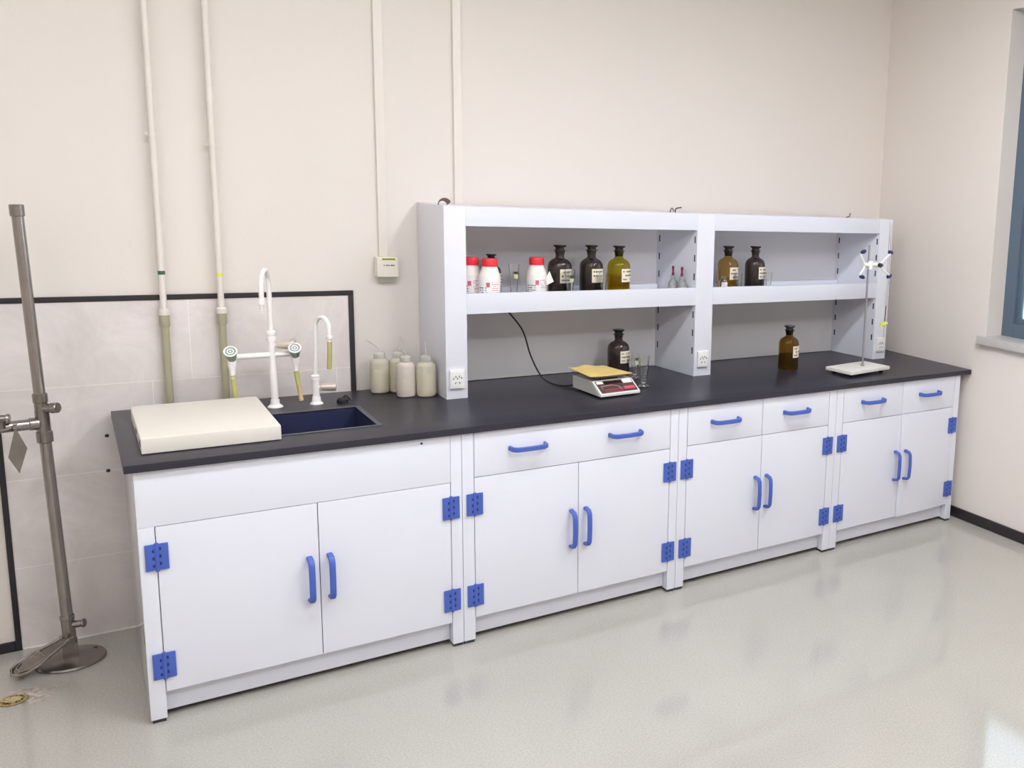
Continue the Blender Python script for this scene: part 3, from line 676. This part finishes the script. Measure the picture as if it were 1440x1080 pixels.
wash_bottle(.962, .598, 'pale pinkish-white wash bottle at the front of the group', level=.58, ang=160, bend=.35, tint='polypink')
wash_bottle(1.034, .572, 'milky greenish wash bottle nearest the rack column', R=.038, level=.72, ang=75, bend=.5)

# ------------------------------------------------------------------ scale with paper, cable
sc = thing('electronic_scale', 'low white electronic scale with sloping brown and red control panel', 'scale', (1.72, .33, .85))
A = Matrix.Translation((1.635, .204, 0)) @ Matrix.Rotation(radians(4), 4, 'Z')
W_, D_ = .192, .245; zb, zf, zt = .858, .869, .9125
m = MB(); m.prism([(0, zb), (D_, zb), (D_, zt), (.075, zt), (0, zf)], 0, W_, M['scale'], axis='x', bev=.003)
part('housing', m, sc, mtx=A)
sl = atan2(zt - zf, .075); n0 = Matrix.Translation((0, 0, zf)) @ Matrix.Rotation(sl, 4, 'X'); Ls = math.hypot(.075, zt - zf)
m = MB(); m.box(.008, W_ - .008, .006, Ls - .004, .0003, .0014, M['scalepanel'], mtx=n0)
m.box(.045, W_ - .06, Ls * .68, Ls * .88, .0014, .002, M['display'], mtx=n0); m.box(.012, .042, Ls * .74, Ls * .92, .0014, .002, M['labelw'], mtx=n0); m.box(W_ - .056, W_ - .012, Ls * .66, Ls * .94, .0014, .002, M['labelw'], mtx=n0)
m.box(W_ - .066, W_ - .014, Ls * .20, Ls * .44, .0014, .002, M['scalered'], mtx=n0); m.box(.03, W_ - .07, Ls * .26, Ls * .31, .0014, .002, M['scalered'], mtx=n0)
for k in range(7): m.box(.03 + k * .0125, .038 + k * .0125, Ls * .10, Ls * .17, .0014, .002, M['scalered'], mtx=n0)
for k in range(4): m.box(W_ - .064 + k * .0125, W_ - .055 + k * .0125, Ls * .26, Ls * .38, .002, .0026, M['pink'], mtx=n0)
m.tube([n0 @ Vector(v) for v in ((.026, Ls * .34, .002), (.022, Ls * .55, .002), (.075, Ls * .60, .002), (.102, Ls * .5, .002), (.112, Ls * .3, .002))], .0007, M['label'], seg=6)
part('control_panel', m, sc, label='brown and red control panel with dark display', mtx=A)
m = MB(); m.prism([(.012, zb + .004), (D_ - .004, zb + .004), (D_ - .004, zt - .004), (.078, zt - .004)], -.0006, .001, M['scaleside'], axis='x'); part('side_face', m, sc, mtx=A)
for qx in (.02, W_ - .02):
    for qy in (.03, D_ - .03): part('foot', MB().cyl((qx, qy, .8502), (qx, qy, zb + .001), .009, M['cable'], seg=14), sc, mtx=A)
m = MB(); m.box(.055, W_ - .055, .10, D_ - .05, zt, zt + .010, M['cable']); m.box(.012, W_ - .012, .082, D_ - .012, zt + .0095, zt + .0185, M['pan'], .002); part('weighing_pan', m, sc, label='brown square weighing pan', mtx=A)
b = bmesh.new(); n = 18; G = {}
A2 = Matrix.Translation((1.634, .272, 0)) @ Matrix.Rotation(radians(10), 4, 'Z')
for s in (0, 1):
    for i in range(n + 1):
        for j in range(n + 1):
            u, v = i / n, j / n
            zz = .9345 + .012 * math.exp(-((u - .45) / .22) ** 2) * v ** 1.5 + .010 * max(0, .25 - u) * 4 * (.3 + .7 * v) + .004 * max(0, v - .7) + .0012
            G[s, i, j] = b.verts.new(A2 @ Vector((-.022 + .205 * u + .02 * v * (1 - u), -.004 + .19 * v - .02 * u * (1 - v), zz - .0022 * s)))
for i in range(n):
    for j in range(n):
        b.faces.new((G[0, i, j], G[0, i + 1, j], G[0, i + 1, j + 1], G[0, i, j + 1])); b.faces.new((G[1, i, j], G[1, i, j + 1], G[1, i + 1, j + 1], G[1, i + 1, j]))
for i in range(n):
    for (a1, a2) in (((i, 0), (i + 1, 0)), ((i + 1, n), (i, n)), ((0, i + 1), (0, i)), ((n, i), (n, i + 1))):
        b.faces.new((G[0, *a1], G[1, *a1], G[1, *a2], G[0, *a2]))
bmesh.ops.recalc_face_normals(b, faces=b.faces[:])
solo('kraft_paper', MB().merge(b, M['paper']), 'wavy yellow kraft paper sheet lying on the scale', 'paper')
cb = MB(); cb.tube(smooth([(1.372, .640, 1.2195), (1.40, .62, 1.175), (1.452, .60, 1.096), (1.487, .60, .985), (1.523, .585, .90), (1.552, .56, .866), (1.585, .515, .855), (1.62, .475, .860), (1.640, .448, .876)], 8), .0036, M['cable'], seg=10)
part('power_cable', cb, sc, label='black power cable rising to the underside of the shelf')

# ------------------------------------------------------------------ titration stand, burette
st = thing('titration_stand', 'white-based titration stand with steel rod and butterfly clamp', 'stand', (3.08, .19, .85))
A = Matrix.Translation((3.078, .205, 0)) @ Matrix.Rotation(radians(8), 4, 'Z')
part('base_plate', MB().box(-.152, .152, -.088, .088, .8655, .8825, M['marble'], .002), st, mtx=A)
for qx in (-.115, .115):
    for qy in (-.06, .06): part('foot', MB().cyl((qx, qy, .8502), (qx, qy, .866), .011, M['cable'], seg=14), st, mtx=A)
part('rod', MB().cyl((3.107, .205, .882), (3.109, .205, 1.508), .0055, M['rod'], seg=16, bev=.001).cyl((3.107, .205, .882), (3.107, .205, .889), .010, M['rod'], seg=16), st, label='polished steel rod')
m = MB(); cz = 1.406; cy_ = .190
m.tube(smooth([(3.062, cy_, cz + .004), (3.09, cy_, cz + .002), (3.11, cy_, cz + .004), (3.14, cy_, cz + .004), (3.168, cy_, cz)], 5), [.011] * 21, M['clampw'], seg=12)
m.cyl((3.108, .19, cz - .02), (3.108, .19, cz + .022), .0125, M['clampw'], seg=16)
for s, x0, xt in ((1, 3.168, 3.232), (-1, 3.062, 3.036)):
    m.tube(smooth([(x0, cy_ - .006, cz + .004), (x0 + s * .018 if s > 0 else x0 - .012, cy_ - .010, cz + .022), (xt - .012 if s > 0 else xt - .006, cy_ - .012, cz + .052), (xt + .004, cy_ - .012, cz + .064)], 5), .0048, M['clampw'], seg=10)
    m.tube(smooth([(x0, cy_ - .006, cz - .004), (x0 + s * .016 if s > 0 else x0 - .010, cy_ - .010, cz - .020), (xt - .014 if s > 0 else xt - .006, cy_ - .012, cz - .042), (xt + .002, cy_ - .012, cz - .052)], 5), .0048, M['clampw'], seg=10)
cl = part('butterfly_clamp', m, st, label='white butterfly clamp with four arms')
def tip(x, z, s):
    m = MB(); m.cyl((x - .020, cy_ - .014, z - .002 * s), (x + .004, cy_ - .014, z), .0085, M['navytip'], seg=14, bev=.003); m.cyl((x - .002, cy_ - .004, z + .003 * s), (x + .020, cy_ - .002, z + .005 * s), .0080, M['navytip'], seg=14, bev=.002)
    part('rubber_tip', m, cl, label='navy blue rubber jaw tip')
tip(3.048, cz + .068, 1); tip(3.048, cz - .056, -1); tip(3.235, cz + .068, -1); tip(3.235, cz - .058, 1)
part('tension_knob', MB().cyl((3.156, .178, cz + .002), (3.156, .160, cz + .002), .011, M['cable'], seg=16, bev=.002).box(3.144, 3.168, .158, .164, cz - .003, cz + .007, M['cable'], .002), cl, label='dark thumb screw of the clamp')
bu = thing('burette', 'slender clear glass burette with yellow stopcock held in the clamp', 'burette', (3.236, .196, 1.03))
bx, by = 3.236, .192
m = MB(); m.lathe([(.0045, 1.19), (.0062, 1.20), (.0062, 1.625), (.0048, 1.625), (.0048, 1.20), (.0030, 1.19)], M['glass'], (bx, by, 0), seg=18); part('glass_tube', m, bu)
m = MB()
for k in range(30): curved_patch(m, (bx, by, 0), .0063, 1.22 + k * .0125, 1.2205 + k * .0125, radians(-130), radians(-80 if k % 5 else -50), M['gradink'], n=3, th=.0002)
part('graduation', m, bu)
part('rubber_tube', MB().tube(smooth([(bx, by, 1.192), (bx - .001, by, 1.15), (bx - .003, by, 1.108)], 6), .0036, M['wirebrown'], seg=10), bu, label='brownish connecting tube')
m = MB(); m.cyl((bx - .026, by - .004, 1.095), (bx + .016, by + .002, 1.102), .008, M['yellow'], seg=14, bev=.001); m.box(bx - .034, bx - .024, by - .008, by + .002, 1.080, 1.108, M['yellow'], .002); m.cyl((bx - .003, by, 1.083), (bx - .003, by, 1.112), .006, M['yellow'], seg=14)
part('stopcock', m, bu, label='yellow stopcock')
part('outlet_tip', MB().cyl((bx - .004, by, 1.084), (bx - .007, by, 1.022), .0034, M['glass'], r1=.0016, seg=12), bu)

# ------------------------------------------------------------------ eyewash stand on the left
ew = thing('eyewash_stand', 'stainless steel pedal eyewash stand on a round floor plate', 'stand', (-.17, .63, 0))
def px(z): return -.168 - (z - .1) * .0245          # the pole leans slightly
ey = .635
part('floor_plate', MB().lathe([(0, 0), (.098, 0), (.1, .004), (.097, .010), (.05, .020), (.02, .024), (0, .024)], M['steeldark'], (-.168, ey, 0), seg=48).box(-.150, -.138, ey - .082, ey - .076, .0085, .0122, M['trim']).box(-.105, -.094, ey + .03, ey + .038, .0125, .0160, M['trim']).box(-.225, -.214, ey - .05, ey - .042, .012, .0155, M['trim']), ew)
m = MB(); m.cyl((px(.02), ey, .02), (px(.16), ey, .16), .0192, M['steel'], seg=28, bev=.002); m.cyl((px(.155), ey, .155), (px(.17), ey, .17), .0212, M['steel'], seg=28, bev=.002); part('foot_collar', m, ew)
part('drain_stub', MB().cyl((px(.13), ey, .132), (px(.13) + .045, ey - .016, .136), .0125, M['steel'], seg=20, bev=.002).cyl((px(.13) + .038, ey - .0135, .1354), (px(.13) + .047, ey - .0168, .1362), .0150, M['steel'], seg=20, bev=.002), ew)
part('lower_pole', MB().cyl((px(.16), ey, .16), (px(.81), ey, .81), .0172, M['steel'], r1=.0165, seg=28), ew)
m = MB(); m.cyl((px(.795), ey, .795), (px(.835), ey, .835), .0225, M['steeldark'], seg=28, bev=.003); m.cyl((px(.83), ey, .83), (px(.905), ey, .905), .0195, M['steeldark'], seg=28); m.cyl((px(.9), ey, .9), (px(.935), ey, .935), .0185, M['steeldark'], seg=28); m.cyl((px(.932), ey, .932), (px(.965), ey, .965), .0205, M['steeldark'], seg=28, bev=.003)
m.cyl((px(.86) - .008, ey, .862), (px(.86) - .038, ey - .005, .862), .0212, M['steeldark'], seg=24, bev=.003)
part('tee_fitting', m, ew)
part('side_plug', MB().cyl((px(.91), ey, .912), (px(.91) + .034, ey - .020, .915), .0155, M['steel'], seg=22).cyl((px(.91) + .026, ey - .015, .914), (px(.91) + .044, ey - .026, .916), .0180, M['steel'], seg=20, bev=.002), ew)
part('upper_pole', MB().cyl((px(.955), ey, .955), (px(1.555), ey, 1.555), .0160, M['steel'], seg=24), ew)
part('end_cap', MB().cyl((px(1.55), ey, 1.55), (px(1.588), ey, 1.588), .0195, M['steeldark'], seg=24, bev=.002), ew)
part('side_arm', MB().cyl((px(.86) - .03, ey - .004, .862), (-.62, ey - .07, .862), .0185, M['steel'], seg=24), ew)
m = MB(); m.cyl((-.292, ey - .03, .862), (-.292, ey - .03, .892), .012, M['steeldark'], seg=18); m.cyl((-.310, ey - .03, .895), (-.268, ey - .036, .895), .0125, M['steeldark'], seg=20, bev=.002); m.cyl((-.278, ey - .034, .895), (-.268, ey - .036, .895), .015, M['steel'], seg=20, bev=.002); part('valve', m, ew)
tx = -.257; m = MB(); m.prism([(tx, .868), (tx + .026, .793), (tx + .001, .710), (tx - .024, .768)], ey - .052, ey - .049, M['steeldark'], axis='y', bev=.0006); m.box(tx - .005, tx + .005, ey - .054, ey - .015, .860, .872, M['steeldark'], .001); part('push_flag', m, ew, label='grey kite-shaped push plate hanging from the arm')
# pedal
pd = Vector((-.318, .572, .020)); pb = Vector((-.176, ey - .020, .088)); ax = (pd - pb).normalized(); sd = ax.cross(Vector((0, 0, 1))).normalized(); nr = sd.cross(ax).normalized(); Lp = (pd - pb).length
PX = Matrix((sd, ax, nr)).transposed().to_4x4(); PX.translation = pb
m = MB()
ol = [(-.024, -.016), (-.031, .03), (-.041, .07), (-.050, Lp * .55), (-.050, Lp * .84), (-.034, Lp * .98), (0, Lp * 1.04), (.034, Lp * .98), (.050, Lp * .84), (.050, Lp * .55), (.041, .07), (.031, .03), (.024, -.016)]
m.prism(ol, -.002, .002, M['steeldark'], mtx=PX)
rim_ = [PX @ Vector((u, v, .004)) for u, v in ol]; m.tube(rim_, .0045, M['steel'], seg=8)
il = [(-.032, Lp * .46), (-.036, Lp * .80), (-.022, Lp * .92), (.022, Lp * .92), (.036, Lp * .80), (.032, Lp * .46), (-.032, Lp * .46)]
m.tube([PX @ Vector((u, v, .004)) for u, v in il], .003, M['steel'], seg=8)
for s in (-1, 1): m.cyl(pb + sd * s * .024 + Vector((0, 0, -.004)), pb + sd * s * .030 + Vector((0, 0, -.004)), .016, M['steel'], seg=20, bev=.001)
m.cyl(pb - sd * .028 + Vector((0, 0, -.004)), pb + sd * .028 + Vector((0, 0, -.004)), .006, M['steel'], seg=14)
part('foot_pedal', m, ew)
part('bracket', MB().box(-.19, -.146, ey - .03, ey + .02, .018, .075, M['steeldark'], .003), ew)

# floor drain
dr = thing('floor_drain', 'small crusted floor drain in front of the eyewash stand', 'drain', (-.318, .412, 0))
c = (-.318, .412, 0)
part('ring', MB().lathe([(.030, .001), (.036, .001), (.038, .004), (.034, .006), (.030, .004)], M['brass'], c, seg=36), dr)
m = MB()
for k in range(18):
    a = 2 * pi * k / 18; m.box(.0245, .0305, -.0016, .0016, .002, .0045, M['brass'], mtx=Matrix.Translation(c) @ Matrix.Rotation(a, 4, 'Z'))
m.lathe([(0, .0012), (.031, .0012), (.031, .002), (0, .002)], M['trim'], c, seg=24); part('grate', m, dr)
b = bmesh.new(); bmesh.ops.create_icosphere(b, subdivisions=4, radius=1); rn = random.Random(3)
for v in b.verts:
    q = 1 + .35 * sin(v.co.x * 6 + 1) * sin(v.co.y * 5) + .2 * sin(v.co.x * 17 + v.co.y * 13)
    v.co = Vector((c[0] - .004 + v.co.x * .022 * q, c[1] + v.co.y * .019 * q, max(.0022, .003 + v.co.z * .007 * q)))
part('crust', MB().merge(b, M['crust']), dr, label='pale dried crust on the grate')

# ------------------------------------------------------------------ ceiling lamps
def lamp(x, y, lx, ly, label, e, hang=.055, grp='long ceiling battens behind the viewer'):
    t = thing('ceiling_light', label, 'ceiling light', (x, y, ZC), grp)
    m = MB(); m.box(x - lx / 2 - .015, x + lx / 2 + .015, y - ly / 2 - .015, y + ly / 2 + .015, ZC - .05, ZC, M['alu'], .003); part('lamp_body', m, t)
    em = M['led'].copy(); em.node_tree.nodes['Principled BSDF'].inputs['Emission Strength'].default_value = e
    part('diffuser', MB().box(x - lx / 2, x + lx / 2, y - ly / 2, y + ly / 2, ZC - .05 - hang, ZC - .0495, em, min(.012, hang / 3)), t)
G1 = 'flat ceiling panels above the bench'
lamp(-1.3, -1.15, 1.2, .3, 'flat ceiling panel above the eyewash side of the bench', 15, .003, G1)
lamp(.6, -1.15, 1.2, .3, 'flat ceiling panel above the middle of the bench', 27, .003, G1)
lamp(2.4, -1.15, 1.2, .3, 'flat ceiling panel above the farther end of the bench', 30, .003, G1)
lamp(-1.6, -3.1, 1.5, .12, 'long ceiling batten behind the viewer, toward the eyewash side', 38)
lamp(.5, -3.1, 1.5, .12, 'long ceiling batten behind the viewer, middle of the room', 22)
lamp(2.0, -2.6, .12, 1.5, 'added ceiling batten, turned crosswise to brighten the window wall', 72)  # unseen extra batten, added and turned crosswise to lift the right wall

# ------------------------------------------------------------------ daylight, camera, view
wd = bpy.data.worlds.new('sky'); S.world = wd; wd.use_nodes = True
bg = wd.node_tree.nodes['Background']; bg.inputs[0].default_value = (.66, .84, 1, 1); bg.inputs[1].default_value = 3.2

f_, pit, yaw, roll = 1313.125, .1675, .6836, .0506
PXc, PYc = 1148.374, 495.908; CP = Vector((-.0987, -3.3485, 1.7477))
fw = Vector((sin(yaw) * cos(pit), cos(yaw) * cos(pit), -sin(pit))); rt = Vector((cos(yaw), -sin(yaw), 0)); up = rt.cross(fw)
rt, up = cos(roll) * rt + sin(roll) * up, -sin(roll) * rt + cos(roll) * up
cam = bpy.data.cameras.new('camera'); co = bpy.data.objects.new('camera', cam); COL.objects.link(co)
mw = Matrix((rt, up, -fw)).transposed().to_4x4(); mw.translation = CP; co.matrix_world = mw
cam.sensor_fit = 'HORIZONTAL'; cam.sensor_width = 36; cam.lens = f_ / 1440 * 36
cam.shift_x = (720 - PXc) / 1440; cam.shift_y = (PYc - 540) / 1440; cam.clip_start = .02
S.camera = co
vs = S.view_settings; vs.view_transform = 'Standard'; vs.look = 'None'; vs.gamma = 1; vs.use_curve_mapping = False; vs.exposure = -0.01
S.cycles.max_bounces = 14; S.cycles.transmission_bounces = 14; S.cycles.diffuse_bounces = 6; S.cycles.use_denoising = True
S.cycles.caustics_reflective = False; S.cycles.caustics_refractive = False
